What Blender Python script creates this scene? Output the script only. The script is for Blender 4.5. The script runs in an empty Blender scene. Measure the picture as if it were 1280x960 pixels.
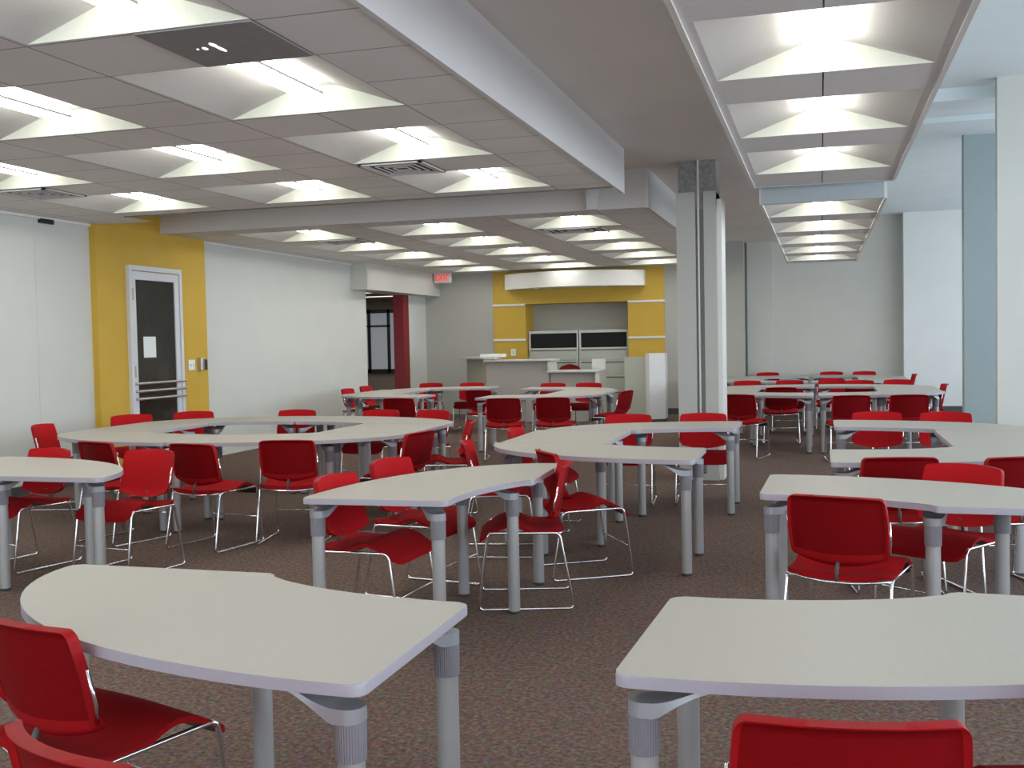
import bpy, bmesh, math, random
from mathutils import Matrix, Vector
random.seed(7)
PI = math.pi
SC = bpy.context.scene
COL = SC.collection

# ------------------------------------------------------------------ materials
def new_mat(name):
    m = bpy.data.materials.new(name); m.use_nodes = True
    return m, m.node_tree.nodes, m.node_tree.links, m.node_tree.nodes['Principled BSDF']

def mat(name, col, rough=0.6, metal=0.0, noise=0.0, nscale=40.0, bump=0.0, bscale=200.0, emit=None, estr=0.0, spec=0.5, coat=0.0):
    m, n, l, b = new_mat(name)
    b.inputs['Base Color'].default_value = (*col, 1)
    b.inputs['Roughness'].default_value = rough
    b.inputs['Metallic'].default_value = metal
    b.inputs['Specular IOR Level'].default_value = spec
    b.inputs['Coat Weight'].default_value = coat
    tc = n.new('ShaderNodeTexCoord')
    if noise > 0:
        t = n.new('ShaderNodeTexNoise'); t.inputs['Scale'].default_value = nscale; t.inputs['Detail'].default_value = 4
        l.new(tc.outputs['Object'], t.inputs['Vector'])
        r = n.new('ShaderNodeValToRGB')
        r.color_ramp.elements[0].position = 0.3; r.color_ramp.elements[1].position = 0.7
        r.color_ramp.elements[0].color = (*[c * (1 - noise) for c in col], 1)
        r.color_ramp.elements[1].color = (*[min(1, c * (1 + noise)) for c in col], 1)
        l.new(t.outputs['Fac'], r.inputs['Fac']); l.new(r.outputs['Color'], b.inputs['Base Color'])
    if bump > 0:
        t2 = n.new('ShaderNodeTexNoise'); t2.inputs['Scale'].default_value = bscale; t2.inputs['Detail'].default_value = 3
        l.new(tc.outputs['Object'], t2.inputs['Vector'])
        bp = n.new('ShaderNodeBump'); bp.inputs['Strength'].default_value = bump; bp.inputs['Distance'].default_value = 0.004
        l.new(t2.outputs['Fac'], bp.inputs['Height']); l.new(bp.outputs['Normal'], b.inputs['Normal'])
    if emit:
        b.inputs['Emission Color'].default_value = (*emit, 1)
        b.inputs['Emission Strength'].default_value = estr
    return m

def tile_mat(name, col, x0, y0, pitch, joint):
    """lay-in ceiling tiles: thin darker joints on a square grid, faint mottling"""
    m, n, l, b = new_mat(name)
    b.inputs['Roughness'].default_value = 0.9; b.inputs['Specular IOR Level'].default_value = 0.1
    tc = n.new('ShaderNodeTexCoord'); sp = n.new('ShaderNodeSeparateXYZ')
    l.new(tc.outputs['Object'], sp.inputs[0])
    outs = []
    for ax, off in (('X', x0), ('Y', y0)):
        a = n.new('ShaderNodeMath'); a.operation = 'ADD'; a.inputs[1].default_value = -off + 100 * pitch
        d = n.new('ShaderNodeMath'); d.operation = 'DIVIDE'; d.inputs[1].default_value = pitch
        f = n.new('ShaderNodeMath'); f.operation = 'FRACT'
        s = n.new('ShaderNodeMath'); s.operation = 'SUBTRACT'; s.inputs[1].default_value = 0.5
        ab = n.new('ShaderNodeMath'); ab.operation = 'ABSOLUTE'
        g = n.new('ShaderNodeMath'); g.operation = 'GREATER_THAN'; g.inputs[1].default_value = 0.5 - joint / pitch
        l.new(sp.outputs[ax], a.inputs[0]); l.new(a.outputs[0], d.inputs[0]); l.new(d.outputs[0], f.inputs[0])
        l.new(f.outputs[0], s.inputs[0]); l.new(s.outputs[0], ab.inputs[0]); l.new(ab.outputs[0], g.inputs[0])
        outs.append(g)
    mx = n.new('ShaderNodeMath'); mx.operation = 'MAXIMUM'
    l.new(outs[0].outputs[0], mx.inputs[0]); l.new(outs[1].outputs[0], mx.inputs[1])
    t = n.new('ShaderNodeTexNoise'); t.inputs['Scale'].default_value = 1.3; t.inputs['Detail'].default_value = 6
    l.new(tc.outputs['Object'], t.inputs['Vector'])
    r = n.new('ShaderNodeValToRGB')
    r.color_ramp.elements[0].position = .3; r.color_ramp.elements[1].position = .7
    r.color_ramp.elements[0].color = (*[c * .95 for c in col], 1); r.color_ramp.elements[1].color = (*[c * 1.05 for c in col], 1)
    l.new(t.outputs['Fac'], r.inputs['Fac'])
    mix = n.new('ShaderNodeMix'); mix.data_type = 'RGBA'
    l.new(mx.outputs[0], mix.inputs['Factor']); l.new(r.outputs['Color'], mix.inputs[6])
    mix.inputs[7].default_value = (*[c * .45 for c in col], 1)
    l.new(mix.outputs[2], b.inputs['Base Color'])
    return m

def carpet_mat():
    m, n, l, b = new_mat('brown_flecked_carpet')
    b.inputs['Roughness'].default_value = 0.95; b.inputs['Specular IOR Level'].default_value = 0.1
    tc = n.new('ShaderNodeTexCoord')
    t = n.new('ShaderNodeTexNoise'); t.inputs['Scale'].default_value = 45; t.inputs['Detail'].default_value = 7; t.inputs['Roughness'].default_value = .7
    l.new(tc.outputs['Object'], t.inputs['Vector'])
    r = n.new('ShaderNodeValToRGB'); e = r.color_ramp.elements
    e[0].position = .33; e[0].color = (.080, .048, .040, 1)
    e[1].position = .68; e[1].color = (.235, .175, .145, 1)
    k = e.new(.5); k.color = (.148, .104, .087, 1)
    l.new(t.outputs['Fac'], r.inputs['Fac'])
    v = n.new('ShaderNodeTexVoronoi'); v.inputs['Scale'].default_value = 60
    l.new(tc.outputs['Object'], v.inputs['Vector'])
    hs = n.new('ShaderNodeMix'); hs.data_type = 'RGBA'; hs.blend_type = 'OVERLAY'; hs.inputs['Factor'].default_value = .22
    l.new(r.outputs['Color'], hs.inputs[6]); l.new(v.outputs['Color'], hs.inputs[7])
    l.new(hs.outputs[2], b.inputs['Base Color'])
    bp = n.new('ShaderNodeBump'); bp.inputs['Strength'].default_value = .5; bp.inputs['Distance'].default_value = .006
    l.new(t.outputs['Fac'], bp.inputs['Height']); l.new(bp.outputs['Normal'], b.inputs['Normal'])
    return m

def ribbed_mat(name, col):
    m, n, l, b = new_mat(name)
    b.inputs['Base Color'].default_value = (*col, 1); b.inputs['Roughness'].default_value = .5
    tc = n.new('ShaderNodeTexCoord'); sp = n.new('ShaderNodeSeparateXYZ'); l.new(tc.outputs['Object'], sp.inputs[0])
    at = n.new('ShaderNodeMath'); at.operation = 'ARCTAN2'; l.new(sp.outputs['Y'], at.inputs[0]); l.new(sp.outputs['X'], at.inputs[1])
    mu = n.new('ShaderNodeMath'); mu.operation = 'MULTIPLY'; mu.inputs[1].default_value = 36; l.new(at.outputs[0], mu.inputs[0])
    si = n.new('ShaderNodeMath'); si.operation = 'SINE'; l.new(mu.outputs[0], si.inputs[0])
    bp = n.new('ShaderNodeBump'); bp.inputs['Strength'].default_value = .6; bp.inputs['Distance'].default_value = .003
    l.new(si.outputs[0], bp.inputs['Height']); l.new(bp.outputs['Normal'], b.inputs['Normal'])
    return m

M = {}
M['carpet'] = carpet_mat()
M['wall'] = mat('warm_white_wall_paint', (.60, .60, .555), .75, noise=.02, nscale=2)
M['wallgrey'] = mat('grey_green_wall_paint', (.44, .44, .40), .75, noise=.02, nscale=2)
M['walltan'] = mat('tan_wall_paint', (.50, .47, .38), .75, noise=.02, nscale=2)
M['walllight'] = mat('pale_wall_paint', (.61, .63, .60), .75, noise=.02, nscale=2)
M['baywall'] = mat('bay_wall_paint', (.74, .77, .76), .75, noise=.02, nscale=2)
M['groove'] = mat('column_channel_grey', (.30, .295, .28), .7, noise=.1)
M['endpaint'] = mat('blue_grey_end_paint', (.42, .47, .50), .7, noise=.02, nscale=4)
M['pier'] = mat('shaded_pier_paint', (.34, .42, .44), .75, noise=.02, nscale=2)  # blue-grey shade of the far pier is put into its colour
M['yellow'] = mat('yellow_wall_paint', (.60, .385, .045), .6, noise=.03, nscale=3)
M['upper'] = mat('upper_ceiling_paint', (.76, .73, .70), .85, noise=.03, nscale=1.5)
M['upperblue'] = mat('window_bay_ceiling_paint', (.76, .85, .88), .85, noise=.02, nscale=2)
M['bulk'] = mat('bulkhead_paint', (.66, .655, .66), .8, noise=.02, nscale=2)
M['bulkgrey'] = mat('bulkhead_grey_paint', (.62, .60, .585), .8, noise=.02, nscale=2)
M['tile'] = tile_mat('ceiling_tiles', (.76, .745, .735), -2.43, 3.06, .6097, .006)
M['tilehang'] = mat('hanging_panel_tiles', (.74, .73, .74), .9, noise=.04, nscale=30)
M['reflector'] = mat('light_reflector_white', (.62, .615, .60), .75, noise=.03, nscale=60)
M['gable'] = mat('light_reflector_end_white', (.66, .68, .60), .7, noise=.02, nscale=30)
M['tube2'] = mat('hanging_fluorescent_diffuser', (.95, .95, .92), .5, noise=.01, emit=(1, .985, .92), estr=7.5)
M['tube'] = mat('fluorescent_diffuser', (.95, .95, .92), .5, noise=.01, emit=(1, .985, .92), estr=11.5)
M['whitemetal'] = mat('white_painted_metal', (.72, .72, .70), .4, noise=.01, nscale=8)
M['cream'] = mat('cream_laminate', (.45, .432, .385), .5, noise=.035, nscale=120)
M['edge'] = mat('lavender_grey_edge_band', (.36, .34, .39), .4, noise=.02, nscale=60)
M['legmetal'] = mat('silver_painted_leg', (.42, .42, .425), .38, metal=.35, noise=.02, nscale=30)
M['collar'] = ribbed_mat('grey_ribbed_collar', (.24, .23, .26))
M['bracket'] = mat('silver_bracket', (.31, .32, .34), .38, metal=.3, noise=.02, nscale=30)
M['foot'] = mat('dark_glide', (.06, .06, .06), .6, noise=.05)
M['redfabric'] = mat('red_upholstery', (.43, .006, .010), .85, noise=.12, nscale=350, bump=.25, bscale=900, spec=.2)
M['redseat'] = mat('red_upholstery_shaded', (.30, .004, .007), .9, noise=.14, nscale=350, bump=.25, bscale=900, spec=.15)  # upholstery red darkened to carry the shade under the tables
M['redshell'] = mat('red_plastic_shell', (.18, .001, .003), .6, noise=.10, nscale=60, spec=.12)
M['redrim'] = mat('red_shell_rim', (.30, .003, .006), .55, noise=.05, nscale=60, spec=.2)
M['chrome'] = mat('chrome_rod', (.80, .80, .82), .12, metal=1, noise=.02, nscale=10)
M['black'] = mat('black_plastic', (.012, .012, .014), .45, noise=.1)
M['dglass'] = mat('dark_door_glass', (.030, .027, .020), .08, noise=.2, nscale=1.5)
M['doorwhite'] = mat('white_door_paint', (.68, .70, .74), .4, noise=.02)
M['steel'] = mat('brushed_steel', (.55, .54, .52), .3, metal=.8, noise=.05)
M['paper'] = mat('white_paper', (.80, .85, .85), .8, noise=.02)
M['cab'] = mat('grey_green_cabinet_enamel', (.47, .50, .43), .45, noise=.02, nscale=6)
M['cabframe'] = mat('pale_cabinet_frame', (.62, .64, .60), .45, noise=.02)
M['void'] = mat('black_cabinet_opening', (.004, .004, .004), .8, noise=.1)
M['desk'] = mat('taupe_desk_panel', (.40, .375, .345), .6, noise=.03, nscale=40)
M['desktop'] = mat('pale_desk_worktop', (.62, .63, .60), .4, noise=.02)
M['concrete'] = mat('raw_concrete', (.30, .30, .30), .9, noise=.25, nscale=25)
M['colpaint'] = mat('column_paint', (.47, .475, .445), .7, noise=.02, nscale=3)
M['darkgap'] = mat('shadow_gap_dark', (.17, .165, .155), .8, noise=.2)
M['base'] = mat('dark_grey_vinyl_base', (.06, .065, .07), .6, noise=.1)
M['redcol'] = mat('dark_red_paint', (.22, .008, .010), .5, noise=.06)
M['hallbrown'] = mat('brown_hall_paint', (.26, .22, .18), .8, noise=.06)  # brownish tone for the hall walls and ceiling
M['skyglass'] = mat('bright_hall_window_glass', (.30, .33, .36), .2, noise=.08, nscale=1.2, emit=(.55, .60, .66), estr=.22)
M['lampglint'] = mat('lamp_and_glint_glow', (.9, .9, .85), .5, noise=.01, emit=(1, .95, .85), estr=1.2)
M['exitred'] = mat('exit_red_letters', (.85, .05, .06), .5, noise=.02, emit=(1, .04, .05), estr=.55)
M['exitface'] = mat('exit_sign_face', (.70, .52, .49), .5, noise=.03, emit=(1, .35, .32), estr=.12)
M['grille'] = mat('dark_grille', (.07, .068, .065), .6, noise=.2)
M['greypanel'] = mat('dark_grey_return_panel', (.24, .24, .245), .55, noise=.08, nscale=12)
M['trim'] = mat('white_metal_trim', (.75, .75, .73), .45, noise=.01)
M['cove'] = mat('white_cove_paint', (.74, .73, .69), .6, noise=.02)
M['deskchair'] = mat('dark_red_task_chair_fabric', (.26, .006, .014), .85, noise=.1, nscale=200)

# ------------------------------------------------------------------ mesh helpers
def link(name, me, parent=None):
    o = bpy.data.objects.new(name, me); COL.objects.link(o)
    if parent: o.parent = parent
    return o

def finish(name, bm, mats, parent=None, smooth=False, angle=None):
    me = bpy.data.meshes.new(name)
    bmesh.ops.recalc_face_normals(bm, faces=bm.faces[:])
    bm.to_mesh(me); bm.free()
    for mm in (mats if isinstance(mats, (list, tuple)) else [mats]): me.materials.append(mm)
    if smooth:
        for p in me.polygons: p.use_smooth = True
        if angle: me.set_sharp_from_angle(angle=math.radians(angle))
    return link(name, me, parent)

def add_box(bm, x0, x1, y0, y1, z0, z1, mi=0, bev=0.0, mtx=None):
    vs = [bm.verts.new((x, y, z)) for z in (z0, z1) for y in (y0, y1) for x in (x0, x1)]
    fs = []
    for q in ((0, 2, 3, 1), (4, 5, 7, 6), (0, 1, 5, 4), (2, 6, 7, 3), (0, 4, 6, 2), (1, 3, 7, 5)):
        f = bm.faces.new([vs[i] for i in q]); f.material_index = mi; fs.append(f)
    if mtx: bmesh.ops.transform(bm, matrix=mtx, verts=vs)
    if bev > 0:
        es = list({e for f in fs for e in f.edges})
        bmesh.ops.bevel(bm, geom=es, offset=bev, segments=2, profile=.5, affect='EDGES')
    return vs

def box(name, x0, x1, y0, y1, z0, z1, m, parent=None, bev=0.0):
    bm = bmesh.new(); add_box(bm, x0, x1, y0, y1, z0, z1, 0, bev)
    return finish(name, bm, m, parent)

def add_cyl(bm, c, r0, r1, z0, z1, seg=20, mi=0, sy=1.0):
    a = []
    for r, z in ((r0, z0), (r1, z1)):
        a.append([bm.verts.new((c[0] + r * math.cos(2 * PI * i / seg), c[1] + r * sy * math.sin(2 * PI * i / seg), z)) for i in range(seg)])
    for i in range(seg):
        j = (i + 1) % seg
        f = bm.faces.new((a[0][i], a[0][j], a[1][j], a[1][i])); f.material_index = mi
    f = bm.faces.new(a[0][::-1]); f.material_index = mi
    f = bm.faces.new(a[1]); f.material_index = mi

def fillet(pts, r, n=4, closed=False):
    pts = [Vector(p) for p in pts]; out = []
    N = len(pts)
    for i, p in enumerate(pts):
        if not closed and i in (0, N - 1): out.append(p); continue
        a = pts[i - 1] - p; b = pts[(i + 1) % N] - p
        rr = min(r, a.length * .45, b.length * .45)
        A = p + a.normalized() * rr; B = p + b.normalized() * rr
        for k in range(n + 1):
            t = k / n
            out.append(A * (1 - t) ** 2 + p * 2 * t * (1 - t) + B * t * t)
    return out

def add_tube(bm, pts, r, seg=8, closed=False):
    pts = [Vector(p) for p in pts]; N = len(pts); rings = []
    prev = None
    for i in range(N):
        if closed: d = pts[(i + 1) % N] - pts[i - 1]
        else: d = pts[min(i + 1, N - 1)] - pts[max(i - 1, 0)]
        d.normalize()
        if prev is None:
            ref = Vector((0, 0, 1)) if abs(d.z) < .9 else Vector((1, 0, 0))
            u = d.cross(ref).normalized()
        else:
            u = (prev - d * prev.dot(d)).normalized()
        prev = u; w = d.cross(u)
        rings.append([bm.verts.new(pts[i] + (u * math.cos(2 * PI * k / seg) + w * math.sin(2 * PI * k / seg)) * r) for k in range(seg)])
    for i in range(N if closed else N - 1):
        A = rings[i]; B = rings[(i + 1) % N]
        sh = 0
        if closed and i == N - 1:
            sh = min(range(seg), key=lambda s: (A[0].co - B[s].co).length)
        for k in range(seg):
            bm.faces.new((A[k], A[(k + 1) % seg], B[(k + 1 + sh) % seg], B[(k + sh) % seg]))
    if not closed:
        bm.faces.new(rings[0][::-1]); bm.faces.new(rings[-1])

def slab(bm, front, back, mf=0, mb=0, ms=0):
    """closed sheet from two equal grids of points"""
    R, Cn = len(front), len(front[0])
    F = [[bm.verts.new(p) for p in row] for row in front]; B = [[bm.verts.new(p) for p in row] for row in back]
    for i in range(R - 1):
        for j in range(Cn - 1):
            f = bm.faces.new((F[i][j], F[i][j + 1], F[i + 1][j + 1], F[i + 1][j])); f.material_index = mf
            f = bm.faces.new((B[i][j], B[i + 1][j], B[i + 1][j + 1], B[i][j + 1])); f.material_index = mb(i, j) if callable(mb) else mb
    rim = [(0, j) for j in range(Cn)] + [(i, Cn - 1) for i in range(1, R)] + [(R - 1, j) for j in range(Cn - 2, -1, -1)] + [(i, 0) for i in range(R - 2, 0, -1)]
    for a, b in zip(rim, rim[1:] + rim[:1]):
        f = bm.faces.new((F[a[0]][a[1]], B[a[0]][a[1]], B[b[0]][b[1]], F[b[0]][b[1]])); f.material_index = ms

def thing(name, label, cat, loc=(0, 0, 0), rz=0, group=None):
    o = bpy.data.objects.new(name, None); COL.objects.link(o)
    o.location = loc; o.rotation_euler = (0, 0, rz); o.empty_display_size = .1
    o['label'] = label; o['category'] = cat
    if group: o['group'] = group
    return o

def tag(o, label, cat, group=None):
    o['label'] = label; o['category'] = cat
    if group: o['group'] = group
    return o

def struct(o):
    o['kind'] = 'structure'
    return o

def dup(root, loc, rz, label=None, group=None):
    r = root.copy(); COL.objects.link(r); r.location = loc; r.rotation_euler = (0, 0, rz)
    if label: r['label'] = label
    if group: r['group'] = group
    for ch in list(root.children):
        c = ch.copy(); COL.objects.link(c); c.parent = r
        for g in ch.children:
            d = g.copy(); COL.objects.link(d); d.parent = c
    return r

# ------------------------------------------------------------------ room shell
ZC, ZU, ZB = 2.99, 3.42, 3.85
XL, XR, YN, YB = -8.15, 6.6, -3.0, 22.0

struct(box('floor', -13.5, XR + .2, YN - .2, 28.2, -.2, 0, M['carpet']))
# left wall (near stretch, yellow stretch, far stretch, header and end over the doorway)
bm = bmesh.new()
add_box(bm, XL - .2, XL, YN, 18.2, 0, ZU)
add_box(bm, XL - .2, XL, 18.2, 20.3, 2.52, ZU)
add_box(bm, XL - .2, XL, 20.3, 21.3, 0, ZU)
struct(finish('wall_left', bm, M['walllight']))
box_y = box('wall_yellow_left', XL, XL + .08, 10.45, 12.72, 0, ZU, M['yellow']); struct(box_y)
bm = bmesh.new()
for y in (4.9, 7.2, 9.55): add_box(bm, XL, XL + .004, y - .004, y + .004, 0, ZC)
struct(finish('trim_1', bm, M['bulkgrey']))
# back walls
bm = bmesh.new()
add_box(bm, XL - .2, -6.62, 21.3, 21.5, 0, ZU)
add_box(bm, -3.02, -1.45, 21.3, 21.5, 0, ZU)
struct(finish('wall_back_left', bm, M['wallgrey']))
struct(box('wall_alcove', -6.0, -3.7, 21.9, 22.1, 0, 2.6, M['wallgrey']))
bm = bmesh.new()
add_box(bm, -6.62, -5.92, 21.28, 22.05, 0, 2.3)
add_box(bm, -3.76, -3.02, 21.28, 22.05, 0, 2.3)
add_box(bm, -6.62, -3.02, 21.28, 22.05, 2.3, ZU)
struct(finish('wall_yellow_back', bm, M['yellow']))
struct(box('wall_back_right', -1.6, 1.53, YB, YB + .2, 0, ZB, M['wall']))
struct(box('wall_pilaster', -1.42, -.92, YB - .25, YB, 0, ZU, M['wall']))
struct(box('wall_back_bay', 1.53, XR, YB - .35, YB + .2, 0, ZB + .1, M['baywall']))
struct(box('baseboard_back', 1.53, XR, YB - .362, YB - .35, 0, .13, M['base']))
struct(box('baseboard_tan', -3.02, -1.45, 21.288, 21.3, 0, .12, M['base']))
struct(box('baseboard_left', XL, XL + .012, YN, 10.45, 0, .1, M['base']))
# white strips on the yellow feature wall
bm = bmesh.new()
for x0, x1 in ((-6.63, -5.92), (-3.76, -3.01)):
    for z in (2.29, 1.56): add_box(bm, x0, x1, 21.255, 21.28, z - .022, z + .022)
struct(finish('trim_2', bm, M['trim']))
# window side (outside the frame) and the wall behind the camera: sills, piers and open window bays
bm = bmesh.new()
add_box(bm, XR, XR + .2, YN, YB, 0, .8); add_box(bm, XR, XR + .2, YN, YB, 3.3, ZB + .1)
for y in (-3.0, 1.2, 5.4, 9.6, 13.8, 18.0, 21.6): add_box(bm, XR, XR + .2, y, y + .5, .8, 3.3)
struct(finish('wall_right', bm, M['wall']))
bm = bmesh.new()
add_box(bm, XL, XR, YN - .2, YN, 0, .8); add_box(bm, XL, XR, YN - .2, YN, 2.8, ZB + .1)
for x in (-8.15, -4.6, -1.0, 2.6, 6.2): add_box(bm, x, x + .5, YN - .2, YN, .8, 2.8)
struct(finish('wall_front', bm, M['wall']))
# upper ceilings
struct(box('ceiling_upper', XL - .2, .05, YN, YB + .2, ZU, ZU + .6, M['upper']))
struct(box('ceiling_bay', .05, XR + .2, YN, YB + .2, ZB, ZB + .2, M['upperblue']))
bm = bmesh.new()
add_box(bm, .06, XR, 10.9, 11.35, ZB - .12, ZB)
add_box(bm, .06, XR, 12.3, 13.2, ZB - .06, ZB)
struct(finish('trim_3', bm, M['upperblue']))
# piers on the window side
bm = bmesh.new(); add_box(bm, 1.56, 2.6, 10.6, 10.72, 0, ZB); struct(finish('wall_pier_near', bm, M['walllight']))
bm = bmesh.new(); add_box(bm, 1.59, 2.6, 13.2, 13.4, 0, ZB); struct(finish('wall_pier_far', bm, M['pier']))

# dropped tile ceilings with openings for the lights
XC = [-3.62, -5.45, -7.28]; CW = 1.19
ROWN = [1.231 + 1.829 * i - 1.829 for i in range(0, 6)]     # near field rows
NEAR_Y = [-.598, 1.231, 3.06, 4.889, 6.718, 8.547]
FAR_Y = [12.205, 14.034, 15.863, 17.692, 19.521]
def tile_field(name, xs, ys, holes, z, m, poly_skip=None):
    bm = bmesh.new()
    xb = sorted(set(xs + [h[0] for h in holes] + [h[1] for h in holes]))
    yb = sorted(set(ys + [h[2] for h in holes] + [h[3] for h in holes]))
    for x0, x1 in zip(xb, xb[1:]):
        for y0, y1 in zip(yb, yb[1:]):
            cx, cy = (x0 + x1) / 2, (y0 + y1) / 2
            if any(h[0] < cx < h[1] and h[2] < cy < h[3] for h in holes): continue
            if poly_skip and poly_skip(cx, cy): continue
            bm.faces.new([bm.verts.new(p) for p in ((x0, y0, z), (x0, y1, z), (x1, y1, z), (x1, y0, z))])
    bmesh.ops.remove_doubles(bm, verts=bm.verts[:], dist=1e-4)
    me = bpy.data.meshes.new(name); bm.to_mesh(me); bm.free(); me.materials.append(m)
    o = link(name, me); return struct(o)
holes = [(x, x + CW, y, y + CW) for x in XC for y in NEAR_Y]
tile_field('ceiling_near', [XL, -7.35, -1.87], [YN, 10.02, 10.55], holes, ZC, M['tile'], lambda x, y: x > -7.35 and y > 10.02)
holes = [(x, x + CW, y, y + CW) for x in XC for y in FAR_Y]
tile_field('ceiling_far', [XL, -1.82], [11.72, 21.3], holes, ZC, M['tile'])
# bulkhead faces
struct(box('wall_bulkhead_near', -1.9, -1.87, YN, 10.5, ZC - .01, ZU, M['bulk']))
struct(box('wall_bulkhead_far', -1.85, -1.82, 11.72, 21.3, ZC - .01, ZU, M['bulk']))
struct(box('wall_bulkhead_slot', XL, -1.85, 11.72, 11.76, ZC - .005, ZU, M['bulkgrey']))
struct(box('shadow_gap_strip', -7.35, -1.9, 10.015, 10.03, ZC - .012, ZC + .02, M['darkgap']))  # dark strip stands in for the shadow gap along the ceiling edge
struct(box('trim_5', -2.5, -2.38, 11.60, 11.72, ZC - .01, ZU, M['bulk']))
bm = bmesh.new()
add_box(bm, XL, XL + .03, YN, 10.55, ZC - .03, ZC)
add_box(bm, XL, XL + .03, 11.72, 21.3, ZC - .03, ZC)
struct(finish('trim_6', bm, M['trim']))
# header box over the doorway
struct(box('wall_header', XL, -7.82, 17.55, 21.3, 2.52, ZC, M['wall']))

# hall beyond the doorway
struct(box('wall_hall_end', -13.5, -8.6, 27.0, 27.2, 0, 2.9, M['hallbrown']))
struct(box('wall_hall_left', -13.6, -13.5, 17.0, 27.2, 0, 2.9, M['hallbrown']))
struct(box('wall_hall_right', -8.6, -8.35, 21.5, 27.2, 0, 2.9, M['hallbrown']))
struct(box('ceiling_hall', -13.5, -8.37, 17.0, 27.2, 2.75, 2.9, M['hallbrown']))
for y, nm in ((21.0, 'nearest the doorway'), (23.0, 'middle of three'), (25.0, 'farthest from the doorway')):
    tag(box('hall_lamp', -12.8, -9.0, y, y + .16, 2.738, 2.75, M['lampglint']), 'thin glowing strip on the hall ceiling beyond the doorway, ' + nm, 'lamp', 'hall lamps')
w = struct(link('window_1', None))
bm = bmesh.new()
xs = [-13.0, -12.05, -11.35, -11.05]
add_box(bm, -13.0, -11.0, 26.9, 27.0, .74, .84); add_box(bm, -13.0, -11.0, 26.9, 27.0, 2.38, 2.48); add_box(bm, -13.0, -11.35, 26.9, 27.0, 2.0, 2.05)
for x in (-13.0, -11.98, -11.40, -11.05): add_box(bm, x - .04, x + .04, 26.9, 27.0, .74, 2.48)
finish('window_frame', bm, M['black'], w)
box('window_glass', -13.0, -11.05, 26.94, 26.98, .8, 2.42, M['skyglass'], w)
rc = box('red_column', -8.36, -8.14, 20.0, 20.3, 0, 2.52, M['redcol']); struct(rc)

# ------------------------------------------------------------------ square column in the middle of the room
c = struct(link('column', None)); c.location = (-1.25, 11.62, 0)
bm = bmesh.new(); add_box(bm, -.21, .19, -.17, .25, 2.9, ZU); finish('column_core', bm, M['concrete'], c)
bm = bmesh.new()
add_box(bm, -.23, -.03, -.21, .26, .06, 3.08); add_box(bm, .06, .19, -.21, .26, .06, 3.08)
finish('column_cladding', bm, M['colpaint'], c)
bm = bmesh.new(); add_box(bm, -.03, .06, -.15, .24, 0, 3.3); finish('column_groove', bm, M['groove'], c)
bm = bmesh.new(); add_tube(bm, [(.0, -.17, .02), (.0, -.17, 3.42)], .012, 8); finish('column_conduit', bm, M['whitemetal'], c)
bm = bmesh.new(); add_box(bm, .19, .245, -.16, .26, 0, 3.0, 0, .004); finish('column_corner_guard', bm, M['whitemetal'], c)
bm = bmesh.new(); add_box(bm, -.235, .2, -.215, .262, 0, .07); finish('column_base', bm, M['colpaint'], c)

# ------------------------------------------------------------------ ceiling lights
def add_trough(bm, x0, x1, y0, y1, z, h, hw):
    cx = (x0 + x1) / 2
    def q(*p, mi=0):
        f = bm.faces.new([bm.verts.new(v) for v in p]); f.material_index = mi
    q((x0, y0, z), (x0, y1, z), (cx - hw, y1, z + h), (cx - hw, y0, z + h))
    q((x1, y0, z), (cx + hw, y0, z + h), (cx + hw, y1, z + h), (x1, y1, z))
    q((cx - hw, y0, z + h), (cx - hw, y1, z + h), (cx + hw, y1, z + h), (cx + hw, y0, z + h))
    for y in (y0, y1):
        q((x0, y, z), (cx - hw, y, z + h), (cx + hw, y, z + h), (x1, y, z), mi=1)

def plain(name, bm, mats, parent):
    me = bpy.data.meshes.new(name); bm.to_mesh(me); bm.free()
    for mm in mats: me.materials.append(mm)
    return link(name, me, parent)

def make_light(name, label, loc, group):
    t = thing(name, label, 'ceiling light', loc, 0, group)
    bm = bmesh.new(); add_trough(bm, -CW / 2, CW / 2, -CW / 2, CW / 2, 0, .16, .14)
    plain('reflector', bm, [M['reflector'], M['gable']], t)
    bm = bmesh.new()
    add_box(bm, -.10, .10, -.54, .46, .085, .158, 0, .012)
    finish('diffuser', bm, M['tube'], t)
    bm = bmesh.new()
    add_box(bm, .103, .112, -.52, .47, .078, .090)
    finish('lamp_rail', bm, M['steel'], t)
    return t
colname = ['column nearest the bulkhead', 'middle column', 'column along the left wall']
ordn = ['first', 'second', 'third', 'fourth', 'fifth', 'sixth']
proto = None
def place_light(x, y, label, group):
    global proto
    loc = (x + CW / 2, y + CW / 2, ZC)
    if proto is None: proto = make_light('ceiling_light', label, loc, group)
    else: dup(proto, loc, 0, label, group)
for ci, x in enumerate(XC):
    for ri, y in enumerate(NEAR_Y):
        if ri == 0 and ci > 0: continue  # the first rows overhead are out of view, added for their light
        place = {0: 'unseen, added overhead behind the camera', 1: 'unseen, added overhead, nearest of its column', 2: 'closest to the viewer', 3: 'second closest', 4: 'third closest', 5: 'last before the ceiling slot'}[ri]
        place_light(x, y, 'near ceiling light, %s, %s' % (colname[ci], place), 'lights in the near tile ceiling')
for ci, x in enumerate(XC):
    for ri, y in enumerate(FAR_Y):
        place_light(x, y, 'far ceiling light, %s, %s row beyond the slot' % (colname[ci], ordn[ri]), 'lights in the far tile ceiling')

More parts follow.
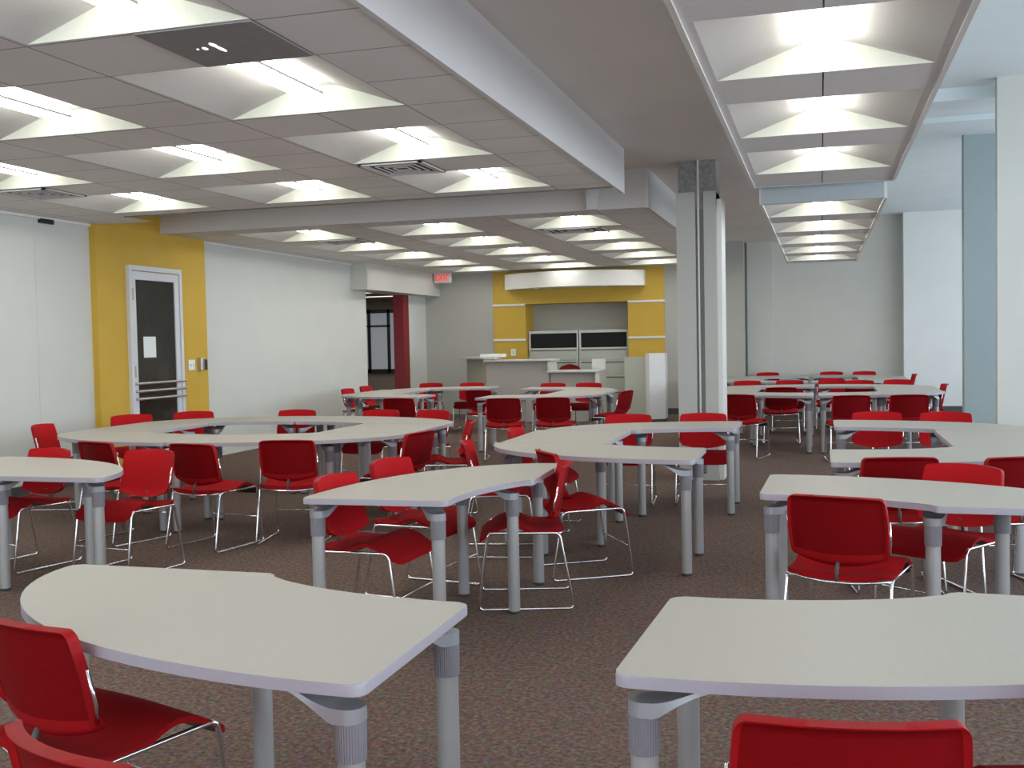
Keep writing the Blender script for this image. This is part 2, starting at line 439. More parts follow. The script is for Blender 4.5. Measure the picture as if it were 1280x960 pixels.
def hanging(label, x0, x1, y0, y1, z, ys, rimh, group):
    t = thing('hanging_light_panel', label, 'hanging light', ((x0 + x1) / 2, (y0 + y1) / 2, z), 0, group)
    ox, oy = (x0 + x1) / 2, (y0 + y1) / 2
    hw = (x1 - x0) / 2; hl_ = (y1 - y0) / 2; cw = .58
    bm = bmesh.new()
    for s in (-1, 1):
        add_box(bm, s * hw - .018 if s > 0 else -hw - .012, s * hw + .012 if s > 0 else -hw + .018, -hl_, hl_, -.015, rimh)
    add_box(bm, -hw, hw, -hl_, hl_, rimh - .02, rimh)
    finish('panel_frame', bm, M['whitemetal'], t)
    for s in (-1, 1): box('panel_end', -hw + .018, hw - .018, s * hl_ - .015, s * hl_ + .015, -.012, rimh - .021, M['endpaint'], t)
    bm = bmesh.new()
    yb = [-hl_] + [v for y in ys for v in (y - oy, y - oy + CW)] + [hl_]
    for i in range(0, len(yb), 2):
        for xa, xb in ((-hw, -.004), (.004, hw)):
            add_box(bm, xa, xb, yb[i] + .004, yb[i + 1] - .004, 0, .012)
    for y in ys:
        add_box(bm, -hw, -cw, y - oy, y - oy + CW, 0, .012); add_box(bm, cw, hw, y - oy, y - oy + CW, 0, .012)
    finish('panel_tiles', bm, M['tilehang'], t)
    for y in ys:
        bm = bmesh.new(); add_trough(bm, -cw, cw, y - oy, y - oy + CW, 0, .16, .12)
        r = plain('reflector', bm, [M['reflector'], M['gable']], t)
        bm = bmesh.new(); add_box(bm, -.105, .105, y - oy + .08, y - oy + CW - .12, .05, .158, 0, .012)
        finish('diffuser', bm, M['tube2'], r)
    return t
hanging('long white hanging light panel overhead on the right, the nearer one', -.625, .67, 1.6, 10.66, ZC, [3.16 - 1.829 + 1.829 * k for k in range(0, 1)] + [3.16, 4.99, 6.82, 8.65], .2, 'hanging light panels')
hanging('white hanging light panel further back, behind the larger one', -.575, .62, 11.0, 20.1, 2.87, [11.15 + 1.829 * k for k in range(5)], .17, 'hanging light panels')

# vents and special panels in the tile ceilings
def vent(x0, x1, y0, y1, label, n=6):
    t = thing('ceiling_vent', label, 'vent', ((x0 + x1) / 2, (y0 + y1) / 2, ZC), 0, 'air vents in the tile ceiling')
    w2, d2 = (x1 - x0) / 2, (y1 - y0) / 2
    box('vent_backing', -w2, w2, -d2, d2, -.006, -.001, M['grille'], t)
    bm = bmesh.new()
    add_box(bm, -w2, w2, -d2, -d2 + .03, -.016, -.006); add_box(bm, -w2, w2, d2 - .03, d2, -.016, -.006)
    add_box(bm, -w2, -w2 + .03, -d2, d2, -.016, -.006); add_box(bm, w2 - .03, w2, -d2, d2, -.016, -.006)
    for i in range(n):
        s = (i + 1) / (n + 1); add_box(bm, -w2 * s, w2 * s, -d2 * s - .012, -d2 * s, -.013, -.006); add_box(bm, -w2 * s, w2 * s, d2 * s, d2 * s + .012, -.013, -.006)
        add_box(bm, -w2 * s - .01, -w2 * s, -d2 * s, d2 * s, -.013, -.006); add_box(bm, w2 * s, w2 * s + .01, -d2 * s, d2 * s, -.013, -.006)
    finish('vent_grille', bm, M['bulkgrey'], t)
vent(-3.6, -3.05, 7.94, 8.52, 'square ceiling vent between lights in the column nearest the bulkhead', 4)
vent(-7.2, -6.65, 7.94, 8.52, 'square ceiling vent above the left wall between two lights', 4)
vent(-6.75, -6.1, 13.42, 14.0, 'dark ceiling vent beyond the slot near the left wall', 3)
vent(-3.5, -2.7, 13.42, 14.0, 'dark ceiling vent beyond the slot near the bulkhead side', 3)
t = thing('return_panel', 'dark grey square ceiling panel with small bright glints', 'ceiling panel', (-2.74, 4.57, ZC))
box('panel_plate', -.305, .305, -.305, .305, -.008, -.001, M['greypanel'], t)
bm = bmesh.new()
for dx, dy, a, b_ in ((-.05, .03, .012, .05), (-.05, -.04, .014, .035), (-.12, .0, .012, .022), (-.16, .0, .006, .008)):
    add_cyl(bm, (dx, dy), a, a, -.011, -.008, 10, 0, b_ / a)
finish('panel_glints', bm, M['lampglint'], t)  # highlights on the panel drawn as small glowing discs
for y, nm in ((16.2, 'nearer'), (17.8, 'farther')):
    tag(box('recessed_lamp', 2.2, 2.45, y, y + .12, ZB - .012, ZB, M['lampglint']), 'tiny recessed lamp in the pale bay ceiling at right, %s of two' % nm, 'lamp', 'recessed bay lamps')

# ------------------------------------------------------------------ things on the left wall
XF = XL + .08
d = struct(link('door_1', None)); d.location = (XF, 11.54, 0)
hw = .55
bm = bmesh.new()
add_box(bm, 0, .05, -hw, -hw + .055, 0, 2.55); add_box(bm, 0, .05, hw - .055, hw, 0, 2.55); add_box(bm, 0, .05, -hw + .055, hw - .055, 2.49, 2.55)
finish('door_frame', bm, M['doorwhite'], d)
bm = bmesh.new()
add_box(bm, .0, .035, -hw + .06, -hw + .14, .02, 2.48); add_box(bm, .0, .035, hw - .15, hw - .06, .02, 2.48)
add_box(bm, .0, .035, -hw + .14, hw - .15, 2.38, 2.48); add_box(bm, .0, .035, -hw + .14, hw - .15, .02, .25)
finish('door_leaf', bm, M['doorwhite'], d)
box('door_glass', .005, .02, -hw + .14, hw - .15, .25, 2.38, M['dglass'], d)
for z in (1.105, 1.01, .915):
    bm = bmesh.new()
    add_tube(bm, fillet([(.03, -hw + .08, z), (.09, -hw + .08, z), (.09, hw - .02, z), (.03, hw - .02, z)], .03), .016, 8)
    finish('door_bar', bm, M['steel'], d, True, 50)
for z in (2.2, 1.25):
    box('door_hinge', .045, .058, -hw + .05, -hw + .075, z - .07, z + .07, M['steel'], d)
p = box('paper_notice', XF + .021, XF + .024, 11.27, 11.52, 1.42, 1.68, M['paper'])
tag(p, 'blank white paper notice taped on the dark glass door', 'paper')
s = thing('light_switch', 'white switch plate on the yellow wall right of the door', 'switch', (XF, 12.32, 1.30))
box('switch_plate', 0, .012, -.075, .075, -.07, .07, M['paper'], s, .003)
for yy in (-.03, .03): box('switch_toggle', .012, .024, yy - .008, yy + .008, -.015, .015, M['whitemetal'], s)
s = thing('phone_holder', 'grey metal wall holder at the right edge of yellow wall', 'wall holder', (XF, 12.53, 1.3))
bm = bmesh.new(); add_box(bm, 0, .06, -.05, .03, -.08, .10, 0, .01); finish('holder_body', bm, M['steel'], s)
bm = bmesh.new(); add_box(bm, .0, .085, .03, .05, -.07, .07, 0, .006); finish('holder_flap', bm, M['grille'], s)
v = box('wall_slot_vent', XL, XL + .03, 9.62, 9.84, 2.92, 2.97, M['black']); tag(v, 'small black slot high on the left wall under the ceiling', 'vent')

# exit sign
s = thing('exit_sign', 'red lit EXIT sign hanging from the ceiling near the doorway', 'sign', (-7.6, 20.9, 2.89))
bm = bmesh.new(); add_box(bm, -.19, .19, -.03, .03, -.11, .10, 0, .006); finish('sign_housing', bm, M['whitemetal'], s)
box('sign_face', -.165, .165, -.034, -.03, -.085, .075, M['exitface'], s)
fc = bpy.data.curves.new('lettering', 'FONT'); fc.body = 'EXIT'; fc.size = .19; fc.align_x = 'CENTER'; fc.align_y = 'CENTER'; fc.extrude = .002
fc.materials.append(M['exitred'])
_tmp = bpy.data.objects.new('lettering_curve', fc); COL.objects.link(_tmp)
bpy.context.view_layer.update()
_me = bpy.data.meshes.new_from_object(_tmp.evaluated_get(bpy.context.evaluated_depsgraph_get()))
bpy.data.objects.remove(_tmp)
fo = link('lettering', _me, s); fo.location = (0, -.037, -.005); fo.rotation_euler = (PI / 2, 0, 0); fo.scale = (.8, 1, 1)
box('sign_stem', -.02, .02, -.02, .02, .10, .104, M['whitemetal'], s)

# ------------------------------------------------------------------ reception end
t = thing('curved_soffit', 'curved white canopy band projecting from the yellow wall', 'canopy', (-4.84, 21.27, 2.6))
bm = bmesh.new()
W2, N = 1.45, 28; arc = []
for i in range(N + 1):
    u = -1 + 2 * i / N
    arc.append((u * W2, -.22 - .62 * (1 - u * u)))
lo = [bm.verts.new((x, y, 0)) for x, y in arc]; hi = [bm.verts.new((x, y, .31)) for x, y in arc]
b0 = [bm.verts.new((arc[0][0], 0, 0)), bm.verts.new((arc[-1][0], 0, 0))]; b1 = [bm.verts.new((arc[0][0], 0, .31)), bm.verts.new((arc[-1][0], 0, .31))]
for i in range(N): bm.faces.new((lo[i], lo[i + 1], hi[i + 1], hi[i]))
bm.faces.new((b0[0], lo[0], hi[0], b1[0])); bm.faces.new((lo[-1], b0[1], b1[1], hi[-1]))
bm.faces.new([b0[0], b0[1]] + lo[::-1]); bm.faces.new([b1[1], b1[0]] + hi)
finish('canopy_band', bm, M['cove'], t, True, 30)
bm = bmesh.new()
for x in (-.7, 0, .7): add_cyl(bm, (x, -.45), .05, .05, -.012, 0, 12)
finish('canopy_downlight', bm, M['whitemetal'], t)

def cabinet(x0, x1, label):
    t = thing('filing_cabinet', label, 'cabinet', ((x0 + x1) / 2, 21.65, 0), 0, 'tall cabinets in the alcove')
    w2 = (x1 - x0) / 2
    bm = bmesh.new(); add_box(bm, -w2, w2, -.22, .22, 0, 1.735); finish('cabinet_body', bm, M['cabframe'], t)
    box('open_shelf', -w2 + .045, w2 - .03, -.226, -.22, 1.375, 1.68, M['void'], t)
    for z0, z1 in ((1.11, 1.345), (.80, 1.085), (.49, .775), (.18, .465)):
        dr = box('drawer', -w2 + .02, w2 - .02, -.24, -.22, z0, z1, M['cab'], t)
        box('drawer_pull', -w2 + .04, w2 - .04, -.248, -.24, z1 - .03, z1 - .012, M['grille'], dr)
cabinet(-5.90, -4.84, 'grey green cabinet in the alcove, left of the pair, black open top shelf')
cabinet(-4.82, -3.79, 'grey green cabinet in the alcove, right of the pair, black open top shelf')

t = thing('reception_desk', 'taupe reception desk with a high counter and a lower wing', 'desk', (-5.45, 19.3, 0))
def prism(bm, poly, z0, z1):
    a = [bm.verts.new((x, y, z0)) for x, y in poly]; b = [bm.verts.new((x, y, z1)) for x, y in poly]
    for i in range(len(poly)): bm.faces.new((a[i], a[(i + 1) % len(poly)], b[(i + 1) % len(poly)], b[i]))
    bm.faces.new(a[::-1]); bm.faces.new(b)
bm = bmesh.new(); add_box(bm, -.72, .52, 0, .12, 0, 1.15); finish('front_panel', bm, M['desk'], t)
bm = bmesh.new(); prism(bm, [(-1.42, .9), (-.72, 0), (-.72, .12), (-1.34, .98)], 0, 1.2); finish('wing_panel', bm, M['walltan'], t)
bm = bmesh.new(); prism(bm, [(-1.62, 1.0), (-1.5, .68), (-.74, -.12), (-.5, -.14), (-.5, .3), (-1.2, 1.2)], 1.20, 1.235); finish('wing_counter', bm, M['desktop'], t)
bm = bmesh.new(); add_box(bm, -.74, .66, -.12, .3, 1.15, 1.185, 0, .006); finish('high_counter', bm, M['desktop'], t)
bm = bmesh.new(); add_box(bm, .55, 1.42, .02, .1, 0, .93); finish('low_panel', bm, M['desk'], t)
bm = bmesh.new(); add_box(bm, .5, 1.5, -.1, .55, .93, .965, 0, .006); finish('low_counter', bm, M['desktop'], t)
bm = bmesh.new(); prism(bm, [(.52, -.1), (.6, -.1), (.6, .3), (.52, .3)], .965, 1.15); finish('counter_end', bm, M['desktop'], t)
bm = bmesh.new(); add_box(bm, 1.42, 1.5, -.08, .5, 0, .93); finish('desk_side', bm, M['desktop'], t)
o = box('document_tray', -6.30, -5.84, 19.32, 19.56, 1.235, 1.295, M['paper'], None, .006); tag(o, 'flat white box lying on the reception desk counter', 'box')
o = box('white_screen', -4.23, -3.97, 19.9, 19.96, 0, 1.16, M['whitemetal'], None, .005); tag(o, 'narrow white standing panel beside the low reception counter', 'panel')
t = thing('partition_screen', 'grey green L shaped partition with bright white end by the yellow wall', 'partition', (-3.2, 19.3, 0))
box('screen_panel', -.29, .12, 0, .06, 0, 1.2, M['cab'], t)
bm = bmesh.new(); prism(bm, [(.12, -.12), (.2, -.2), (.46, 0), (.46, .3), (.12, .3)], .06, 1.26); finish('screen_end', bm, M['whitemetal'], t)
bm = bmesh.new(); prism(bm, [(.13, -.10), (.2, -.18), (.45, .01), (.45, .29), (.13, .29)], 0, .06); finish('screen_plinth', bm, M['base'], t)
s = thing('wall_outlet', 'small white outlet on the lower left of the yellow back wall', 'outlet', (-6.2, 21.28, 1.3))
box('outlet_plate', -.05, .05, -.012, 0, -.07, .07, M['paper'], s, .003)
box('outlet_socket', -.02, .02, -.016, -.012, -.04, .04, M['bulkgrey'], s)

# task chair behind the desk
t = thing('task_chair', 'dark red task chair with rounded back behind the reception desk', 'chair', (-4.85, 20.45, 0), PI)
bm = bmesh.new(); fr = []; bk = []
for i in range(13):
    v = i / 12; w = .24 * math.sqrt(max(0.02, 1 - abs(2 * v - 1) ** 3.2)); rf = []; rb = []
    for j in range(13):
        u = -1 + j / 6; y = -.22 - .05 * v + .04 * u * u; z = .60 + .45 * v
        rf.append((u * w, y + .03, z)); rb.append((u * w, y - .03, z))
    fr.append(rf); bk.append(rb)
slab(bm, fr, bk); finish('backrest', bm, M['deskchair'], t, True, 60)
bm = bmesh.new(); add_cyl(bm, (0, 0), .23, .25, .46, .53, 24); finish('seat', bm, M['deskchair'], t, True, 50)
bm = bmesh.new(); add_cyl(bm, (0, 0), .03, .03, .1, .46, 12); add_box(bm, -.03, .03, -.26, .0, .42, .45); add_box(bm, -.03, .03, -.28, -.25, .42, .75); finish('post', bm, M['black'], t)
bm = bmesh.new()
for k in range(5):
    a = 2 * PI * k / 5; add_tube(bm, [(0, 0, .11), (.27 * math.cos(a), .27 * math.sin(a), .07)], .02, 8)
    add_cyl(bm, (.27 * math.cos(a), .27 * math.sin(a)), .025, .025, 0, .06, 10)
finish('base', bm, M['black'], t)

# ------------------------------------------------------------------ tables
ZT, TH = .754, .03
def outline_quarter(mir, su):
    pts = []
    E = (1.62, 1.028)
    # inner arc from end inner corner to the notch
    inner = [(.0, 0), (.15, .005), (.28, .02), (.40, .045), (.50, .072), (.60, .108), (.70, .155), (.775, .2), (.80, .25)]
    mate = [(1.60, .25)]
    tip = []
    for k in range(0, 25):
        a = .045 + (PI / 2 - .045) * k / 24
        tip.append((E[0] * math.cos(a), .25 - E[1] * math.sin(a)))
    pts = inner + mate + tip
    # round the two end corners
    P = [Vector((p[0] * su, p[1] * mir, 0)) for p in pts]
    def rnd(prev, cur, nxt, r):
        a = (prev - cur).normalized() * r; b = (nxt - cur).normalized() * r
        return [(cur + a) * (1 - t) ** 2 + cur * 2 * t * (1 - t) + (cur + b) * t * t for t in (0, .25, .5, .75, 1)]
    out = []
    n = len(P)
    for i in range(n):
        if i == 0 or i == n - 1: out += rnd(P[i - 1], P[i], P[(i + 1) % n], .04)
        elif i in (8,): out += rnd(P[i - 1], P[i], P[i + 1], .015)
        elif i == 9: out += rnd(P[i - 1], P[i], P[i + 1], .02)
        else: out.append(P[i])
    return [(p.x, p.y) for p in out]

def top_mesh(name, poly, parent):
    bm = bmesh.new()
    a = [bm.verts.new((x, y, ZT - TH)) for x, y in poly]; b = [bm.verts.new((x, y, ZT)) for x, y in poly]
    n = len(poly)
    for i in range(n):
        f = bm.faces.new((a[i], a[(i + 1) % n], b[(i + 1) % n], b[i])); f.material_index = 1
    bm.faces.new(a[::-1]).material_index = 1
    tf = bm.faces.new(b)
    bm.edges.ensure_lookup_table()
    es = [e for e in tf.edges]
    bmesh.ops.bevel(bm, geom=es, offset=.005, segments=2, profile=.5, affect='EDGES', material=1)
    o = finish(name, bm, [M['cream'], M['edge']], parent, True, 35)
    for p_ in o.data.polygons:
        if abs(p_.normal.z) > .99: p_.use_smooth = False
    return o

def leg_meshes():
    r = {}
    bm = bmesh.new(); add_cyl(bm, (0, 0), .033, .033, .018, .57, 24); add_cyl(bm, (0, 0), .028, .033, .0, .018, 24, 1)
    me = bpy.data.meshes.new('leg'); bmesh.ops.recalc_face_normals(bm, faces=bm.faces[:]); bm.to_mesh(me); bm.free()
    me.materials.append(M['legmetal']); me.materials.append(M['foot']); r['leg'] = me
    bm = bmesh.new(); add_cyl(bm, (0, 0), .0375, .0385, .555, .650, 28); add_cyl(bm, (0, 0), .0365, .036, .645, .672, 28)
    me = bpy.data.meshes.new('collar'); bmesh.ops.recalc_face_normals(bm, faces=bm.faces[:]); bm.to_mesh(me); bm.free(); me.materials.append(M['collar']); r['collar'] = me
    # bracket: cast arm that leaves the collar and sweeps up to a plate on the underside (towards local +x)
    bm = bmesh.new()
    rows = []
    for k in range(17):
        t_ = k / 16; x = -.0375 + .25 * t_ ** 1.3
        w = .042 * math.sqrt(max(.02, 1 - (x / .0385) ** 2)) if x < 0 else .042 + .012 * math.sin(PI * x / .21)
        q = max(0.0, min(1.0, (x - .01) / .16)); q = q * q * (3 - 2 * q)
        zl = .648 + (ZT - TH - .010 - .648) * math.sin(PI / 2 * min(1, max(0, (x - .025) / .15))) if x > .025 else .648
        zu = max(zl + .007, .684 + (ZT - TH - .001 - .684) * q)
        rows.append([bm.verts.new(v_) for v_ in ((x, -w, zl), (x, w, zl), (x, w * .94, zu), (x, -w * .94, zu))])
    for A, B in zip(rows, rows[1:]):
        for i in range(4): bm.faces.new((A[i], A[(i + 1) % 4], B[(i + 1) % 4], B[i]))
    bm.faces.new(rows[0][::-1]); bm.faces.new(rows[-1])
    me = bpy.data.meshes.new('bracket'); bmesh.ops.recalc_face_normals(bm, faces=bm.faces[:]); bm.to_mesh(me); bm.free(); me.materials.append(M['bracket']); r['bracket'] = me
    for mm in r.values():
        for p_ in mm.polygons: p_.use_smooth = True
        mm.set_sharp_from_angle(angle=math.radians(45))
    return r
LEGM = leg_meshes()
def add_legs(root, spots):
    for x, y, a in spots:
        l_ = link('leg', LEGM['leg'], root); l_.location = (x, y, 0)
        c_ = link('collar', LEGM['collar'], l_)
        b_ = link('bracket', LEGM['bracket'], l_); b_.rotation_euler = (0, 0, a)

PROT = {}
def quarter(loc, ang, mir, label, su=1.0, group='crescent tables'):
    key = (mir, su)
    rz = math.radians(ang)
    if key in PROT: return dup(PROT[key], (loc[0], loc[1], 0), rz, label, group)
    t = thing('crescent_table', label, 'table', (loc[0], loc[1], 0), rz, group)
    top_mesh('tabletop', outline_quarter(mir, su), t)
    L = [(.055, -.065, -.6), (.06, -.715, .22), (.79, .13, -1.4), (1.50, .11, -2.4), (1.13, -.27, 2.3)]
    if su in (.99, .999): L = L[:4]          # the two front tables show no fifth leg
    add_legs(t, [(x * su if x > .1 else x, y * mir, a * mir) for x, y, a in L])
    PROT[key] = t
    return t
def link_table(x0, x1, y0, y1, label, group='square tables bridging the crescents'):
    t = thing('square_table', label, 'table', ((x0 + x1) / 2, (y0 + y1) / 2, 0), 0, group)
    w, h = (x1 - x0) / 2, (y1 - y0) / 2
    poly = []
    for cx, cy, a0 in ((w - .02, h - .02, 0), (-w + .02, h - .02, 90), (-w + .02, -h + .02, 180), (w - .02, -h + .02, 270)):
        for k in range(4):
            a = math.radians(a0 + 30 * k); poly.append((cx + .02 * math.cos(a), cy + .02 * math.sin(a)))
    top_mesh('tabletop', poly, t)
    add_legs(t, [(sx * (w - .08), sy * (h - .20), math.atan2(-sy, -sx)) for sx in (-1, 1) for sy in (-1, 1)])
    return t
# free-standing crescents in front
quarter((-1.01, 2.955), 180, -1, 'cream crescent table in the front left corner, nearest to the viewer', .99)
quarter((-.437, 3.16), -2.5, 1, 'cream crescent table in the front right corner, red chair back before it', .999)
quarter((-1.77, 4.85), 92, -1, 'single crescent table in the middle of the aisle, chairs on both sides')
quarter((-5.82, 5.65), 0, -1, 'crescent table cut off by the left edge, rounded tip at right')
quarter((-.30, 5.31), -1.5, -1, 'crescent table at right behind the front one, chair tucked at its near side')
# ring at left
gl = 'large closed table ring on the left'
quarter((-5.205, 8.28), 180, -1, 'near left crescent of the closed ring before the yellow wall', 1.04)
quarter((-5.195, 8.28), 0, 1, 'near right crescent of the closed ring before the yellow wall', 1.1)
quarter((-5.205, 9.74), 180, 1, 'far left crescent of the closed ring before the yellow wall', 1.04)
quarter((-5.195, 9.74), 0, -1, 'far right crescent of the closed ring before the yellow wall', 1.1)
link_table(-6.885, -6.03, 8.535, 9.485, 'square table closing the left end of the big ring')
link_table(-4.32, -3.425, 8.535, 9.485, 'square table closing the right end of the big ring')
# U in the centre
quarter((-.78, 7.5), 180, -1, 'near arm of the central U of tables, left of the column')
quarter((-.70, 9.12), 180, 1, 'far arm of the central U of tables, just before the column')
link_table(-2.385, -1.55, 7.755, 8.865, 'square table joining both arms of the central U')
# U at right
quarter((.05, 7.47), 0, 1, 'near arm of the U of tables at the right edge')
quarter((.10, 9.30), 0, -1, 'far arm of the U of tables at the right edge')
link_table(.86, 1.70, 7.725, 9.045, 'square table joining both arms of the right edge U')
# far left pair of U groups
quarter((-5.58, 14.95), 180, -1, 'near arm of the far U of tables by the doorway')
quarter((-5.40, 16.85), 180, 1, 'far arm of the far U of tables by the doorway')
link_table(-7.18, -6.30, 15.205, 16.595, 'square table joining the far U by the doorway')
quarter((-4.62, 14.65), 0, 1, 'near arm of the far U of tables before the reception desk')
quarter((-4.70, 16.40), 0, -1, 'far arm of the far U of tables before the reception desk')
link_table(-3.86, -3.02, 14.905, 16.145, 'square table joining the far U before the reception desk')
# far right pairs of U groups
for yb, dx, nm in ((14.9, 0, 'behind the column'), (18.9, -.12, 'against the back wall at right')):
    quarter((-.10 + dx, yb), 180, -1, 'near left crescent of the far ring %s' % nm)
    quarter((-.10 + dx, yb + 1.75), 180, 1, 'far left crescent of the far ring %s' % nm)
    link_table(-1.70 + dx, -.88 + dx, yb + .255, yb + 1.495, 'square table at the left end of the far ring %s' % nm)
    quarter((-.04 + dx, yb), 0, 1, 'near right crescent of the far ring %s' % nm)
    quarter((-.04 + dx, yb + 1.75), 0, -1, 'far right crescent of the far ring %s' % nm)
    link_table(.74 + dx, 1.56 + dx, yb + .255, yb + 1.495, 'square table at the right end of the far ring %s' % nm)

# ------------------------------------------------------------------ chairs
def make_chair(label, group):
    t = thing('stacking_chair', label, 'chair', (0, 0, 0), 0, group)
    # seat: rear dip, hump two thirds forward, waterfall front
    bm = bmesh.new(); up = []; dn = []
    NV, NU = 18, 14
    for i in range(NV + 1):
        v = i / NV; y = -.235 + .485 * v
        e = min(v, 1 - v) / .16
        w = .205 + .032 * math.sqrt(max(0, 1 - (1 - min(1, e)) ** 2))
        w *= 1 + .05 * v
        zc = .452 - .012 * math.sin(PI * min(1, v / .5)) + ( .044 * math.exp(-((v - .64) / .17) ** 2)) - .050 * max(0, (v - .78) / .22) ** 1.6
        ru, rd = [], []
        for j in range(NU + 1):
            u = -1 + 2 * j / NU
            z = zc + .012 * u * u * (1 - v) - .012 * u * u * max(0, 1 - abs(v - .68) / .35) + .004
            rr = (1 - abs(u) ** 6) * .5 + .5
            ru.append((u * w, y, z)); rd.append((u * w * .985, y, z - .010 - .018 * rr))
        up.append(ru); dn.append(rd)
    slab(bm, up, dn, 0, 1, 0)
    finish('seat', bm, [M['redseat'], M['black']], t, True, 65)
    # backrest
    bm = bmesh.new(); fr = []; bk = []
    NV, NU = 24, 22
    for i in range(NV + 1):
        v = .5 - .5 * math.cos(PI * i / NV)
        e = min(v / .10, (1 - v) / .085)
        w = .213 + .010 * math.sin(PI * v) - .026 * (1 - math.sqrt(max(0, 1 - (1 - min(1, e)) ** 2)))
        rf, rb = [], []
        for j in range(NU + 1):
            u = -math.cos(PI * j / NU) * .35 + (-1 + 2 * j / NU) * .65
            lip = max(0, 1 - v / .17) ** 2
            y = -.205 - .060 * v - .008 * v * v + .050 * u * u * (1 - .35 * lip) + .045 * lip
            z = .518 + .290 * v - .030 * (1 - u * u) * (1 - v) ** 4 + .008 * (1 - u * u) * v ** 3
            m_ = max(0, min(1, min((1 - abs(u)) / .09, (v - .02) / .12, (1 - v) / .07)))
            th = .032 - .020 * (3 * m_ * m_ - 2 * m_ ** 3)
            rf.append((u * w, y + .006 * m_, z)); rb.append((u * w, y - th, z - .002))
        fr.append(rf); bk.append(rb)
    slab(bm, fr, bk, 0, lambda i, j: 2 if (i < 6 or i > NV - 3 or j < 1 or j > NU - 2) else 1, 2)
    finish('backrest', bm, [M['redfabric'], M['redshell'], M['redrim']], t, True, 65)
    # chrome sled frames
    for s in (-1, 1):
        bm = bmesh.new()
        pts = [(s * .232, -.205, .437), (s * .240, .20, .445), (s * .245, .262, .008), (s * .245, -.285, .008)]
        add_tube(bm, fillet(pts, .03, 4, True), .0085, 8, True)
        finish('side_frame', bm, M['chrome'], t, True)
    bm = bmesh.new(); add_tube(bm, fillet([(-.234, -.205, .437), (-.08, -.236, .420), (.08, -.236, .420), (.234, -.205, .437)], .05), .0075, 8)
    finish('rear_rail', bm, M['chrome'], t, True)
    bm = bmesh.new(); add_tube(bm, [(-.243, .232, .2), (.243, .232, .2)], .005, 6)
    finish('stretcher', bm, M['chrome'], t, True)
    bm = bmesh.new(); add_tube(bm, [(0, -.236, .424), (0, -.226, .47), (0, -.196, .525)], .010, 8)
    finish('back_bracket', bm, M['grille'], t, True)
    for s in (-1, 1):
        bm = bmesh.new()
        add_tube(bm, [(s * .219, -.172, .545), (s * .224, -.180, .60), (s * .226, -.203, .70)], .006, 8)
        finish('back_trim', bm, M['chrome'], t, True)
    return t

